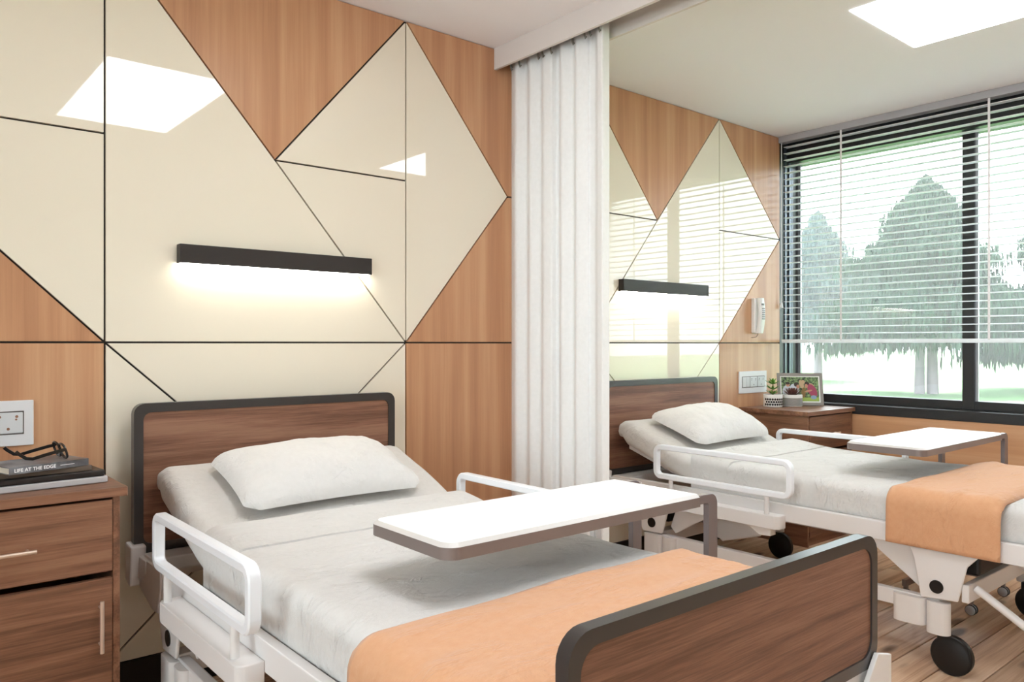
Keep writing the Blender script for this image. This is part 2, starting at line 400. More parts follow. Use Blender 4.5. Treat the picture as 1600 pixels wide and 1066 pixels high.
# ================================================================== SETTING
# floor: slab + planks
floor = struct('floor', G().box(-2.3, 5.0, -5.4, .1, -.12, -.013), M['joint'])
row = 0; y = .045
pk = {}
while y > -5.3:
    y1 = y-.14
    x = -2.3 - random.uniform(0, 1.5)
    while x < 4.95:
        ln = random.uniform(1.5, 2.3); xa, xb = max(x, -2.3), min(x+ln, 4.95)
        if xb-xa > .1:
            g = G().box(xa+.0015, xb-.0015, y1+.0024, y-.0024, -.013, 0)
            obj('plank', g, M['plank'], floor, loc=((xa+xb)/2, (y+y1)/2, 0), bevel=.0012, segs=1)
        x += ln
    y = y1
# ceiling with holes for the recessed light panels is one slab, panels hang 3 mm proud
struct('ceiling', G().box(-2.4, 5.05, -5.5, .1, H, H+.1), M['ceiling'])
# back wall ("wall_head"): backing board + panels
wb = struct('wall_back', G().box(-2.4, 4.66, .012, .12, -.1, H+.05), M['joint'])
A, Bx, Cx, Dx = .617, 1.195, 1.768, 2.325
A2, B2, C2 = 2.84, 3.41, 3.990
cream = [
    [(A, H), (Bx, MZ), (Cx, S), (A, S)], [(Bx, MZ), (Cx, MZ), (Cx, H)], [(Bx, MZ), (Cx, S), (Cx, MZ)],
    [(Cx, H), (Cx, S), (Dx, MZ)],
    [(-.086, MZ), (A, MZ), (A, H)], [(-.086, MZ), (A, S), (A, MZ)],
    [(A, S), (Cx, S), (1.1925, .655)], [(Cx, S), (Cx, BZ), (1.1925, .655)], [(A, BZ), (1.1925, .655), (Cx, BZ)], [(A, S), (1.1925, .655), (A, BZ)],
    [(A2, H), (A2, MZ), (B2, MZ)], [(A2, MZ), (A2, S), (B2, MZ)], [(B2, MZ), (A2, S), (C2, S), (C2, H)],
    [(C2, H), (C2, MZ), (4.658, MZ)], [(C2, MZ), (C2, S), (4.658, MZ)],
    [(A2, S), (C2, S), (3.415, .655)], [(C2, S), (C2, BZ), (3.415, .655)], [(A2, BZ), (3.415, .655), (C2, BZ)], [(A2, S), (3.415, .655), (A2, BZ)],
]
woodp = [
    [(A, H), (Cx, H), (Bx, MZ)],
    [(Cx, H), (2.40, H), (2.40, MZ), (Dx, MZ)], [(Cx, S), (Dx, MZ), (2.40, MZ), (2.40, S)], [(Cx, S), (2.40, S), (2.40, BZ), (Cx, BZ)],
    [(2.40, H), (A2, H), (A2, S), (2.40, S)], [(2.40, S), (A2, S), (A2, BZ), (2.40, BZ)],
    [(-.086, MZ), (A, H), (-.086, H)], [(-.086, MZ), (-.086, S), (A, S)], [(-.086, S), (A, S), (A, BZ), (-.086, BZ)],
    [(-.8, H), (-.086, H), (-.086, S), (-.8, S)], [(-.8, S), (-.086, S), (-.086, BZ), (-.8, BZ)],
    [(-2.3, H), (-.8, H), (-.8, S), (-2.3, S)], [(-2.3, S), (-.8, S), (-.8, BZ), (-2.3, BZ)],
    [(A2, H), (C2, H), (B2, MZ)],
    [(C2, H), (4.66, H), (4.66, MZ)], [(C2, S), (4.66, MZ), (4.66, S)], [(C2, S), (4.66, S), (4.66, BZ), (C2, BZ)],
]
for k, P in enumerate(cream):
    o = obj('cream_panel', G().prism(inset(P, .0034), 'y', 0, .012), M['cream'], wb)
for k, P in enumerate(woodp):
    o = obj('wood_panel', G().prism(inset(P, .0034), 'y', 0, .012), M['wood_panel'], wb)
struct('baseboard_back', G().box(-2.3, 4.75, -.006, .012, 0, BZ), M['base_black'])
# side walls out of view; left one has an opening added for daylight fill
struct('wall_front', G().box(-2.4, 5.05, -5.5, -5.4, -.1, H+.05), M['wall_paint'])
WL0, WL1 = -5.0, -.9
struct('wall_left', G().box(-2.4, -2.3, -5.4, .1, -.1, .7).box(-2.4, -2.3, -5.4, .1, 2.35, H+.05).box(-2.4, -2.3, -5.4, WL0, .7, 2.35).box(-2.4, -2.3, WL1, .1, .7, 2.35), M['wall_paint'])
w2 = bpy.data.objects.new('fill_window', None); sc.collection.objects.link(w2); w2['kind'] = 'structure'  # unseen window, added to let soft daylight in from the left
for k in range(3):
    ya = WL0+(WL1-WL0)/3*k; yb = WL0+(WL1-WL0)/3*(k+1)
    obj('frame', G().ring([(ya, .7), (yb, .7), (yb, 2.35), (ya, 2.35)], [(ya+.05, .75), (yb-.05, .75), (yb-.05, 2.3), (ya+.05, 2.3)], 'x', -2.38, -2.32), M['window_black'], w2)
    obj('pane', G().box(-2.352, -2.348, ya+.05, yb-.05, .75, 2.3), M['glass'], w2)
por2_d = por_d.copy(); por2 = bpy.data.objects.new('window_portal', por2_d); sc.collection.objects.link(por2)
por2_d.size = 4.1; por2_d.size_y = 1.65; por2.location = (-2.45, -2.95, 1.52); por2.rotation_euler = Vector((1, 0, 0)).to_track_quat('-Z', 'Z').to_euler()  # portal for the added left window
# window wall
WX = 4.75; WY1 = -4.3
wr = struct('wall_right', G().box(WX+.01, 5.02, -5.4, .1, -.1, .743), M['joint'])
for a, b in ((-1.55, -.0), (-3.1, -1.55), (-5.4, -3.1)):
    obj('wood_panel', G().box(WX, WX+.01, a+.0015, b-.0015, .126, .742), M['wood_panel_h'], wr)
obj('pier', G().box(WX, 5.02, -5.4, WY1, .743, H), M['wall_paint'], wr)
struct('baseboard_right', G().box(WX-.006, WX+.01, -5.4, 0, 0, BZ), M['base_black'])
# window_1: black frame with sill, head, jamb, mullions, tracks, panes
wn = bpy.data.objects.new('window_1', None); sc.collection.objects.link(wn); wn['kind'] = 'structure'
obj('sill', G().box(4.745, 4.9, WY1, 0, .743, .80), M['window_black'], wn, bevel=.003)
obj('frame_bottom', G().box(4.87, 4.94, WY1, .0, .80, .85), M['window_black'], wn, bevel=.002)
obj('frame_head', G().box(4.76, 4.94, WY1, .0, 2.385, H), M['window_black'], wn, bevel=.002)
obj('jamb', G().box(4.66, 4.94, 0, .1, -.1, H), M['window_black'], wn)
obj('track', G().box(4.715, 4.735, -.006, 0, .80, H-.05), M['track'], wn)
obj('track', G().box(4.765, 4.79, -.008, 0, .80, H-.05), M['track'], wn)
obj('track', G().box(4.80, 4.815, -.004, 0, .80, H-.05), M['track'], wn)
obj('edge_strip', G().box(4.885, 4.9, -.02, 0, .85, 2.385), M['alu'], wn)
obj('jamb', G().box(4.76, 4.94, WY1-.01, WY1+.04, .8, H), M['window_black'], wn)
my = -1.034
edges = [-.0]
while my > WY1+.3:
    obj('mullion', G().box(4.865, 4.94, my-.064, my, .80, 2.39), M['window_black'], wn, bevel=.003)
    obj('edge_strip', G().box(4.885, 4.9, my-.078, my-.064, .85, 2.385), M['alu'], wn)
    obj('pane', G().box(4.905, 4.911, my-.01, edges[-1]-.005, .84, 2.395), M['glass'], wn)
    edges.append(my-.06); my -= 1.07
obj('pane', G().box(4.905, 4.911, WY1+.02, edges[-1]-.005, .84, 2.395), M['glass'], wn)

# curtain pelmet at the ceiling
pel = thing('curtain_pelmet', 'pale ceiling pelmet board channel carrying the bed curtain', 'pelmet', (2.31, -2.2, 2.44))
obj('fascia', G().box(2.243, 2.258, -5.39, -.001, 2.441, H), M['pelmet'], pel, bevel=.001)
obj('rear_fascia', G().box(2.383, 2.398, -5.39, -.001, 2.441, H), M['pelmet'], pel, bevel=.001)
tr = obj('track', G().box(2.302, 2.336, -5.35, -.01, 2.518, H-.001), M['alu'], pel)

# ceiling light panels
def ceil_light(x0, y0, label):
    t = thing('ceiling_light', label, 'ceiling light', (x0+.305, y0+.61, H-.004), 'recessed ceiling light panels')
    obj('diffuser', G().box(x0, x0+.61, y0, y0+1.225, H-.004, H-.0005), M['panel_light'], t)
    return t
ceil_light(.908, -2.478, 'square-cut bright ceiling panel mirrored in the cream wall above the near bed')
ceil_light(3.098, -2.478, 'bright white rectangular light panel in ceiling above the bed by the window')

# wall lamps
def wall_lamp(x0, label):
    t = thing('wall_lamp', label, 'wall lamp', (x0+.372, 0, 1.453), 'black bar lamps above the beds')
    obj('body', G().box(x0, x0+.744, -.036, -.0002, 1.457, 1.522), M['lamp_black'], t, bevel=.0015)
    obj('diffuser', G().box(x0+.006, x0+.738, -.031, -.006, 1.4525, 1.457), M['lamp_strip'], t)
    obj('clip', G().box(x0+.075, x0+.088, -.033, -.02, 1.449, 1.4525), M['lamp_black'], t)
    return t
wall_lamp(.842, 'long black bar lamp on the cream wall above the near headboard')
wall_lamp(3.09, 'black bar lamp on the wall above the bed by the window')

# venetian blind
bl = thing('venetian_blind', 'white slatted venetian blind lowered halfway over the window', 'blind', (4.67, -2.1, H))
BY0, BY1 = -4.2, -.035
obj('headrail', G().box(4.638, 4.70, BY0, -.004, 2.498, H-.001), M['headrail'], bl, bevel=.002)
g = G(); zs = [2.468-k*(2.468-1.245)/29 for k in range(30)]
sl = []
for k in range(5):
    sl.append((4.648+.042*k/4, .002*math.sin(PI*k/4)))
prof = [(x, z) for x, z in sl]+[(x, z-.0038) for x, z in sl[::-1]]
s0 = obj('slat', G().prism([(x, z+zs[0]) for x, z in prof], 'y', BY0, BY1), M['slat'], bl)
for z in zs[1:]:
    c = s0.copy(); sc.collection.objects.link(c); c.parent = bl; c.location = s0.location+Vector((0, 0, z-zs[0]))
obj('bottom_rail', G().box(4.648, 4.694, BY0, -.02, 1.184, 1.207), M['slat'], bl, bevel=.003)
for yy in (-.425, -1.247, -2.07, -2.89, -3.71):
    g = G().box(4.6445, 4.6455, yy-.006, yy+.006, 1.2, 2.5)
    obj('ladder_tape', g, M['cord'], bl)
pc = obj('pull_cord', G().cyl((4.655, -.016, 2.5), (4.655, -.016, 1.44), .0028, 8), M['slat'], bl)
obj('tassel', G().cyl((4.655, -.016, 1.45), (4.655, -.016, 1.415), .006, 12, .012), M['slat'], pc)

# ================================================================== CURTAIN
rat = lambda px: (.6432+.7657*(px-800)/1217)/(.7657-.6432*(px-800)/1217)
cx = [(793.5, 2.375), (805, 2.29), (826, 2.335), (832, 2.37), (847, 2.285), (864, 2.36), (875, 2.30), (898, 2.365), (919.5, 2.28), (932, 2.335), (936, 2.355), (949.5, 2.30)]
cx = [(794, 2.345), (805, 2.300), (824, 2.335), (827, 2.302), (846, 2.338), (848, 2.30), (862, 2.31), (864, 2.335), (874, 2.338), (876, 2.298), (897, 2.336), (899, 2.302), (918, 2.325), (920, 2.335), (931, 2.338), (933, 2.298), (949.5, 2.288)]
pts = []
for px, x in cx: pts.append((x, max(-2.8+x/rat(px), -.64) if px > 795 else -.005))
# make it monotone in y and wrap the free end
pl = [pts[0]]
for p in pts[1:]:
    yv = min(p[1], pl[-1][1]-.004); pl.append((p[0], yv))
pl += [(2.345, pl[-1][1]+.012), (2.37, pl[-1][1]+.05)]
def dense(pl, n=7):
    out = []
    for a, b in zip(pl, pl[1:]):
        for k in range(n):
            t = k/n; out.append((a[0]+(b[0]-a[0])*t, a[1]+(b[1]-a[1])*t))
    out.append(pl[-1]); 
    for _ in range(2):
        out = [out[0]]+[((out[i-1][0]+2*out[i][0]+out[i+1][0])/4, (out[i-1][1]+2*out[i][1]+out[i+1][1])/4) for i in range(1, len(out)-1)]+[out[-1]]
    return out
pd = dense(pl)
rings = []
for k in range(25):
    z = 2.505-(2.505-.03)*k/24; q = []
    for i, (x, yv) in enumerate(pd):
        sway = .0012*math.sin(i*.35+z*1.1)*(1-z/2.6)
        q.append((x+sway, yv+.5*sway, z))
    rings.append(q)
cur = thing('bed_curtain', 'white pleated privacy curtain gathered against the wall between the beds', 'curtain', (2.33, -.3, .03))
c = obj('cloth', G().loft(rings, closed=False), M['curtain'], cur, smooth=True)
so = c.modifiers.new('t', 'SOLIDIFY'); so.thickness = .0035
for px, x in ((800, 2.30), (813, 2.30), (842, 2.30), (849, 2.30), (862, 2.3), (896, 2.3), (915, 2.29), (923, 2.29), (937, 2.285)):
    yv = -2.8+x/rat(px)
    g = G().tube([(x-.004, yv, 2.497), (x-.008, yv, 2.47), (x-.009, yv-.003, 2.445), (x-.006, yv-.006, 2.43), (x-.002, yv-.006, 2.44)], .004, 8)
    obj('hook', g, M['hook'], cur, smooth=True)

# ================================================================== BED (built once, copied)
def skin_ring(y, zt, zb, tilt, x0, x1, r=.045, nseg=7, ny=0, amp=.004):
    """rounded rect cross section across x; tilt moves the bottom in y"""
    pts = rrect(x0, x1, zb, zt, r, nseg); out = []
    # densify top edge
    dens = []
    for i, p in enumerate(pts):
        q = pts[(i+1) % len(pts)]; d = math.hypot(q[0]-p[0], q[1]-p[1]); m = 30 if i % (nseg+1) == nseg and (i//(nseg+1)) % 2 == 0 else (5 if i % (nseg+1) == nseg else 1)
        for k in range(m): dens.append((p[0]+(q[0]-p[0])*k/m, p[1]+(q[1]-p[1])*k/m))
    for x, z in dens:
        f = (zt-z)/(zt-zb)
        v = Vector((x, y+tilt*f, z))
        nn = noise.noise(Vector((x*3.1, v.y*4.1, z*5))) + .5*noise.noise(Vector((x*9, v.y*13, z*9)))
        fade = 1.0
        out.append((v.x+amp*.5*nn, v.y, v.z+amp*nn*fade))
    return out
def make_bed():
    bed = thing('hospital_bed', 'near hospital bed with grey-white bedding and walnut head and foot boards', 'bed', (1.17, -1.05, 0), 'adjustable hospital beds with walnut boards')
    X0, X1 = .70, 1.67
    # headboard
    def board(name, x0, x1, yf, yb, z0, z1, r, band):
        h = obj(name, G().prism(rrect(x0+band-.002, x1-band+.002, z0+band-.002, z1-band+.002, max(r-band*.3, .012)), 'y', yf+.004, yb-.004), M['walnut_bed'], bed)
        obj('edge_frame', G().ring(rrect(x0, x1, z0, z1, r), rrect(x0+band, x1-band, z0+band, z1-band, max(r-band*.3, .012)), 'y', yf, yb), M['charcoal'], h, smooth=True)
        return h
    board('headboard', .68, 1.653, -.10, -.068, .50, .985, .034, .029)
    board('footboard', .7286, 1.621, -2.05, -2.0245, .515, .787, .045, .0235)
    # mattress head section (raised)
    rr = []
    st = [(-.142, .745, .715), (-.146, .768, .702), (-.158, .782, .695), (-.19, .782, .66)]
    yy = -.19
    n = 14
    for i in range(1, n+1):
        t = i/n; y = -.19-(.60-.19)*t; zt = .782-(.782-.620)*t+.006*math.sin(t*PI)
        zb = .66-(.66-.513)*t; st.append((y, zt, zb))
    rings = []
    for i, (y, zt, zb) in enumerate(st):
        rings.append(skin_ring(y, zt, zb, .03*(1-i/len(st))*.0, .738, 1.632, r=.04 if i > 1 else .02))
    mt = obj('mattress', G().loft(rings), M['mattress'], bed, smooth=True)
    # top sheet / lower section with the raised fold
    st = [(-.600, .655, .49, .012), (-.6015, .666, .478, .03), (-.607, .670, .478, .04), (-.65, .667, .478, .045), (-.70, .66, .478, .045), (-.75, .652, .478, .045), (-.792, .646, .478, .045), (-.797, .646, .478, .045), (-.799, .635, .478, .045), (-.804, .635, .478, .045), (-.806, .643, .478, .045)]
    y = -.83
    while y > -2.0: st.append((y, .642-.012*min(1, abs(y+.8)/.5)+.006*min(1, max(0, -1.2-y)), .478, .045)); y -= .025
    st += [(-2.005, .626, .478, .04), (-2.016, .61, .50, .03)]
    rings = [skin_ring(a, b, c_, 0, .731, 1.639, r=r_) for a, b, c_, r_ in st]
    sh = obj('sheet', G().loft(rings), M['sheet'], bed, smooth=True); sh['label'] = 'grey-white top sheet with stitched fold over the lower mattress'
    # frame
    obj('side_rail', G().box(.70, .728, -2.0, -.14, .44, .510), M['white_metal'], bed, bevel=.003)
    obj('side_rail', G().box(1.642, 1.67, -2.0, -.14, .44, .510), M['white_metal'], bed, bevel=.003)
    for x0, x1 in ((.694, .728), (1.642, 1.676)): obj('side_arm', G().prism([(-.075, .405), (-.24, .36), (-.30, .36), (-.33, .44), (-.33, .50), (-.075, .50)], 'x', x0, x1), M['white_metal'], bed, bevel=.004)
    obj('deck', G().box(.728, 1.642, -2.0, -.60, .452, .474), M['white_metal'], bed)
    # raised back support under the head section
    obj('back_support', G().prism([(-.16, .655), (-.185, .652), (-.585, .51), (-.56, .508), (-.16, .638)], 'x', .80, 1.57), M['white_metal'], bed)
    # head cross beam with corner brackets
    obj('head_beam', G().prism([(-.064, .425), (-.15, .425), (-.19, .455), (-.19, .498), (-.064, .498)], 'x', .69, 1.68), M['white_metal'], bed, bevel=.004)
    for s, x0, x1 in ((0, .664, .712), (1, 1.64, 1.69)):
        obj('corner_bracket', G().prism([(-.058, .415), (-.11, .40), (-.125, .53), (-.058, .538)], 'x', x0, x1), M['white_metal'], bed, bevel=.006)
    obj('foot_beam', G().box(.71, 1.65, -2.04, -1.99, .44, .512), M['white_metal'], bed, bevel=.003)
    for pts in ([(1.60, .545), (1.659, .529), (1.659, .30), (1.49, .30), (1.555, .496)], [(.75, .545), (.69, .529), (.69, .30), (.86, .30), (.795, .496)]):
        obj('corner_bracket', G().prism(pts, 'y', -2.062, -2.0515), M['white_metal'], bed, bevel=.002)
    # pivot plates + pivot caps
    def plate(x0, x1, pts, cyz):
        side = -1 if x0 < 1.17 else 1
        p = obj('pivot_plate', G().prism(pts, 'x', x0, x1), M['white_metal'], bed, bevel=.008, segs=3)
        if cyz:
            xf = x0 if side < 0 else x1
            obj('pivot_cap', G().cyl((xf-.003*(1 if side < 0 else -1), *cyz), (xf+.004*(1 if side < 0 else -1), *cyz), .0235, 28), M['fastener'], p)
    hp = [(-.27, .44), (-.52, .44), (-.50, .42), (-.455, .268), (-.335, .262), (-.29, .36)]
    fp = [(-1.60, .44), (-1.83, .44), (-1.795, .40), (-1.765, .272), (-1.64, .262), (-1.615, .40)]
    for x0, x1 in ((.70, .712), (1.658, 1.67)):
        plate(x0, x1, hp, (-.392, .312)); plate(x0, x1, fp, (-1.695, .311))
    for x0, x1 in ((.745, .755), (1.615, 1.625)):
        plate(x0, x1, [(-1.40, .44), (-1.60, .44), (-1.615, .41), (-1.66, .27), (-1.64, .268)], None)
        plate(x0, x1, [(-.52, .44), (-.80, .44), (-.60, .33), (-.50, .27), (-.47, .30)], None)
    # lower chassis
    for x0, x1 in ((.716, .75), (1.62, 1.654)):
        obj('chassis_rail', G().box(x0, x1, -1.70, -.36, .205, .262), M['white_metal'], bed, bevel=.004)
    obj('cross_beam', G().box(.7125, 1.6575, -1.797, -1.772, .272, .335), M['white_metal'], bed, bevel=.004)
    obj('cross_beam', G().box(.72, 1.65, -.43, -.37, .21, .27), M['white_metal'], bed, bevel=.004)
    obj('motor_housing', G().box(.95, 1.45, -.50, -.28, .30, .40).cyl((.95, -.40, .33), (.80, -.40, .33), .03), M['motor'], bed, bevel=.01)
    obj('motor_housing', G().box(.80, 1.45, -1.80, -1.70, .35, .435), M['motor'], bed, bevel=.01)
    # folding link arm under the head end
    obj('link_arm', G().prism([(-.60, .40), (-.86, .36), (-.86, .30), (-.66, .24), (-.56, .27), (-.62, .32)], 'x', .90, .92), M['white_metal'], bed, bevel=.012, segs=3)
    obj('lift_rod', G().cyl((.95, -.62, .24), (1.60, -.86, .36), .016, 14), M['white_metal'], bed, smooth=True)
    for x in (.765, 1.22):
        obj('lift_rod', G().tube([(x, -1.80, .318), (x, -2.03, .175), (x, -2.12, .115)], .014, 14), M['white_metal'], bed, smooth=True)
    # guards
    for s in (0, 1):
        xc = .654 if s == 0 else 1.716
        loop = []
        y0, y1, z0, z1, r = -1.152, -.462, .556, .692, .028
        for cy, cz, a0 in ((y0+r, z0+r, PI), (y1-r, z0+r, 1.5*PI), (y1-r, z1-r, 0), (y0+r, z1-r, .5*PI)):
            for k in range(6):
                a = a0+.5*PI*k/5; loop.append((xc, cy+r*math.cos(a), cz+r*math.sin(a)))
        gd = obj('guard_rail', G().tube(loop, .013, closed=True, sq=(.030, .0245, (1, 0, 0))), M['white_rail'], bed, smooth=True)
        for yp in (-.545, -1.045):
            obj('post', G().cyl((xc, yp, .45), (xc, yp, .55), .0105, 18), M['white_metal'], gd, smooth=True)
        xa, xb = (.636, .70) if s == 0 else (1.67, 1.734)
        pr = rrect(xa, xb, -1.105, -.515, .025, 6, '1010' if False else ('1001' if s == 0 else '0110'))
        obj('guard_bracket', G().prism(pr, 'z', .412, .468), M['white_metal'], bed, bevel=.003)
        obj('guard_bracket', G().prism([(-.94, .412), (-1.06, .412), (-1.06, .378), (-1.01, .374)], 'x', xa+.02, xb), M['white_metal'], bed, bevel=.003)
    # casters
    for sx in (0, 1):
        for yc, hy in ((-1.71, (-1.55, -1.66, -1.735)), (-.46, (-.345, -.42, -.50))):
            x = .733 if sx == 0 else 1.607
            xo = .688 if sx == 0 else 1.682
            xi = .75 if sx == 0 else 1.62
            if yc < -1:
                a = rrect(min(xo, xi), max(xo, xi), -1.655, -1.54, .028, 6); b = rrect(min(xo, xi)+.004, max(xo, xi)-.004, -1.735, -1.655, .028, 6)
                hs = obj('caster_housing', G().prism(a, 'z', .160, .258).prism(b, 'z', .142, .256), M['white_metal'], bed, smooth=True)
            else:
                a = rrect(min(xo, xi), max(xo, xi), -.45, -.345, .02, 6); b = rrect(min(xo, xi)+.004, max(xo, xi)-.004, -.53, -.45, .028, 6)
                hs = obj('caster_housing', G().prism(a, 'z', .150, .258).prism(b, 'z', .142, .256), M['white_metal'], bed, smooth=True)
            ys = yc+.01 if yc < -1 else -.49
            dx = 0 if (sx == 0 or yc < -1) else .03
            st_ = obj('caster_stem', G().box(x-.012+dx, x+.012+dx, ys-.016, ys+.012, .08, .15), M['rubber'], hs, bevel=.003)
            yw = ys-.035 if yc < -1 else ys-.03
            wprof = [(.001, -.017), (.052, -.017), (.056, -.014), (.066, -.014), (.07, -.010), (.07, .010), (.066, .014), (.056, .014), (.052, .017), (.001, .017)]
            obj('caster_wheel', G().lathe(wprof, (x+dx, yw, .07), 36, 'x'), M['rubber'], hs, smooth=True)
    return bed
bed1 = make_bed()
bed2 = copy_tree(bed1); bed2.location = bed1.location+Vector((2.25, .05, 0))
bed2['label'] = 'hospital bed by the window behind the curtain, its casters showing'

# ---------------------------------------------------------------- pillows
def pillow(name, label, c, a, b, hgt, yaw, tilt, seed, puff=0.0):
    g = G(); n = 40; m = 28; top = {}; bot = {}
    R = Matrix.Rotation(yaw, 4, 'Z') @ Matrix.Rotation(tilt, 4, 'X')
    for i in range(n+1):
        for j in range(m+1):
            u = -1+2*i/n; v = -1+2*j/m
            u = math.sin(u*PI/2)*.35+u*.65; v = math.sin(v*PI/2)*.35+v*.65
            X = a*u*(1-.05*(1-v*v)); Y = b*v*(1-.07*(1-u*u))
            # rounded corners
            k = max(0, abs(u)-.86)*max(0, abs(v)-.80)*3.5
            X *= 1-k; Y *= 1-k
            hh = (max(0, 1-abs(u)**3.2)**.55)*(max(0, 1-abs(v)**2.6)**.55)
            nz = noise.noise(Vector((u*3+seed, v*2.2, seed)))*.010+noise.noise(Vector((u*9+seed, v*4.5, seed*2)))*.004
            crease = .010*math.sin((u*11+v*3)+3*noise.noise(Vector((u*3, v*3, seed))))*max(0, abs(u)-.62)*2.2*hh
            zt = hgt*hh*(1+puff*v)+nz*hh+crease; zb = -.018*hh
            p = R @ Vector((X, Y, zt)); q = R @ Vector((X, Y, zb))
            top[i, j] = g.bm.verts.new(p+Vector(c))
            bot[i, j] = top[i, j] if (i in (0, n) or j in (0, m)) else g.bm.verts.new(q+Vector(c))
    for i in range(n):
        for j in range(m):
            g.bm.faces.new((top[i, j], top[i+1, j], top[i+1, j+1], top[i, j+1]))
            fs = (bot[i, j], bot[i, j+1], bot[i+1, j+1], bot[i+1, j])
            try: g.bm.faces.new(fs)
            except ValueError: pass
    o = obj(name, g, M['pillow'], smooth=True, loc=c)
    return tag(o, label, 'pillow', 'white pillows on the beds')
TL = math.atan(.356)
pillow('pillow', 'plump white pillow on the near bed against the walnut headboard', (1.185, -.385, .745), .320, .178, .096, .02, TL, 1.3)
pillow('pillow', 'white pillow on the raised head of the bed by the window', (1.20+2.24, -.385+.05, .747), .335, .178, .10, .03, TL, 5.1)

# ---------------------------------------------------------------- blankets
def blanket(dx, dy, label, seed):
    g = G(); rings = []; ya, yb = -1.525, -1.905; n = 26
    for k in range(n+1):
        y = ya+(yb-ya)*k/n; ztop = .643; q = []
        r = .062; x0, x1, zb = .684, 1.686, .445
        prof = [(x0-.004, zb)]
        for t in range(1, 8): prof.append((x0-.004+.004*t/8, zb+(ztop-r-zb)*t/8))
        for t in range(9): a = PI-.5*PI*t/8; prof.append((x0+r+r*math.cos(a), ztop-r+r*math.sin(a)))
        for t in range(1, 34): prof.append((x0+r+(x1-x0-2*r)*t/34, ztop))
        for t in range(9): a = .5*PI-.5*PI*t/8; prof.append((x1-r+r*math.cos(a), ztop-r+r*math.sin(a)))
        for t in range(1, 9): prof.append((x1+.004*t/8, ztop-r-(ztop-r-zb)*t/8))
        e = min(k, n-k)/n
        for i, (x, z) in enumerate(prof):
            w_ = noise.noise(Vector((x*2.5+seed, y*9, z*3)))*.006 + max(0, noise.noise(Vector((x*4.0+y*3+seed, y*16-x*2, seed))))*.012
            top = z > ztop-.02
            side = -1 if x < 1.17 else 1
            if top: p = (x, y, z+max(w_, -.002)+.001)
            else: p = (x+side*(abs(w_)*.25), y, z)
            # foot edge rolls down a little
            if k == n and top: p = (p[0], p[1], p[2]-.012)
            elif k == n-1 and top: p = (p[0], p[1], p[2]-.004)
            if k == 0 and top: p = (p[0], p[1], p[2]-.004)
            q.append((p[0]+dx, p[1]+dy, p[2]))
        rings.append(q)
    o = obj('blanket', g.loft(rings, closed=False), M['blanket'], smooth=True, loc=(1.185+dx, -1.7+dy, .44))
    s = o.modifiers.new('t', 'SOLIDIFY'); s.thickness = .004; s.offset = 1
    return tag(o, label, 'blanket', 'orange blankets across the bed feet')
blanket(0, 0, 'pale orange blanket folded across the foot of the near bed', 1.0)
blanket(2.25, .05, 'pale orange blanket hanging over the side of the bed by window', 4.0)

# ---------------------------------------------------------------- overbed tables
def overbed_table(label):
    t = thing('overbed_table', label, 'overbed table', (1.385, -1.35, 0), 'overbed tables across the beds')
    x0, x1, y0, y1, zt = .92, 1.765, -1.50, -1.175, .767
    obj('tabletop', G().prism(rrect(x0+.010, x1-.001, y0+.010, y1-.010, .030, 8, '1001'), 'z', zt-.008, zt), M['table_white'], t)
    g = G()
    o1 = rrect(x0, x1, y0, y1, .036, 8, '1001'); i1 = rrect(x0+.010, x1-.001, y0+.010, y1-.010, .030, 8, '1001')
    # light bevel strip round the top
    rings = [[(p[0], p[1], zt-.008) for p in o1], [(p[0], p[1], zt-.0002) for p in i1], [(p[0], p[1], zt-.010) for p in i1]]
    obj('bevel_strip', G().loft(rings, True, False), M['table_bevel'], t)
    obj('edge_band', G().prism(o1, 'z', zt-.034, zt-.0082), M['table_edge'], t, smooth=True)
    for yy, nm in ((-1.500, 0), (-1.225, 1)):
        g = G(); w_ = .040; xe = 1.843; zb = .062; r = .03
        # inverted L bar: thin in y
        out = [(x1-.002, zt-.004)]; inn = []
        for k in range(7):
            a = PI/2-.5*PI*k/6; out.append((xe-r+r*math.cos(a), zt-.004-r+r*math.sin(a)))
        out += [(xe, zb), (xe-w_, zb)]
        r2 = .010
        for k in range(5):
            a = .5*PI*k/4; out.append((xe-w_-r2+r2*math.cos(a), zt-.028-r2+r2*math.sin(a)))
        out += [(x1-.002, zt-.028)]
        obj('leg', G().prism(out, 'y', yy, yy+.018), M['table_grey'], t, bevel=.001)
        obj('base_bar', G().box(xe-.44, xe, yy, yy+.02, .062, .092), M['table_grey'], t, bevel=.002)
        for xc in (xe-.42, xe-.03):
            cs = obj('caster', G().box(xc-.008, xc+.008, yy+.002, yy+.018, .045, .066), M['table_grey'], t)
            for s in (-1, 1):
                obj('caster_wheel', G().lathe([(.002, -.005), (.018, -.005), (.022, -.003), (.022, .003), (.018, .005), (.002, .005)], (xc+s*.010, yy+.008, .022), 24, 'x'), M['alu'], cs, smooth=True)
                obj('tyre', G().lathe([(.0205, -.0052), (.0226, -.0035), (.0226, .0035), (.0205, .0052)], (xc+s*.010, yy+.008, .0226), 24, 'x', False), M['rubber'], cs, smooth=True)
    obj('cross_bar', G().box(1.80, 1.843, -1.482, -1.225, .066, .09), M['table_grey'], t, bevel=.002)
    return t
tb1 = overbed_table('overbed table with white top and grey-brown edge over the near bed')
tb2 = copy_tree(tb1); tb2.location = tb1.location+Vector((2.285, 0, 0))
tb2['label'] = 'white overbed table across the bed beside the window, legs near the sill'

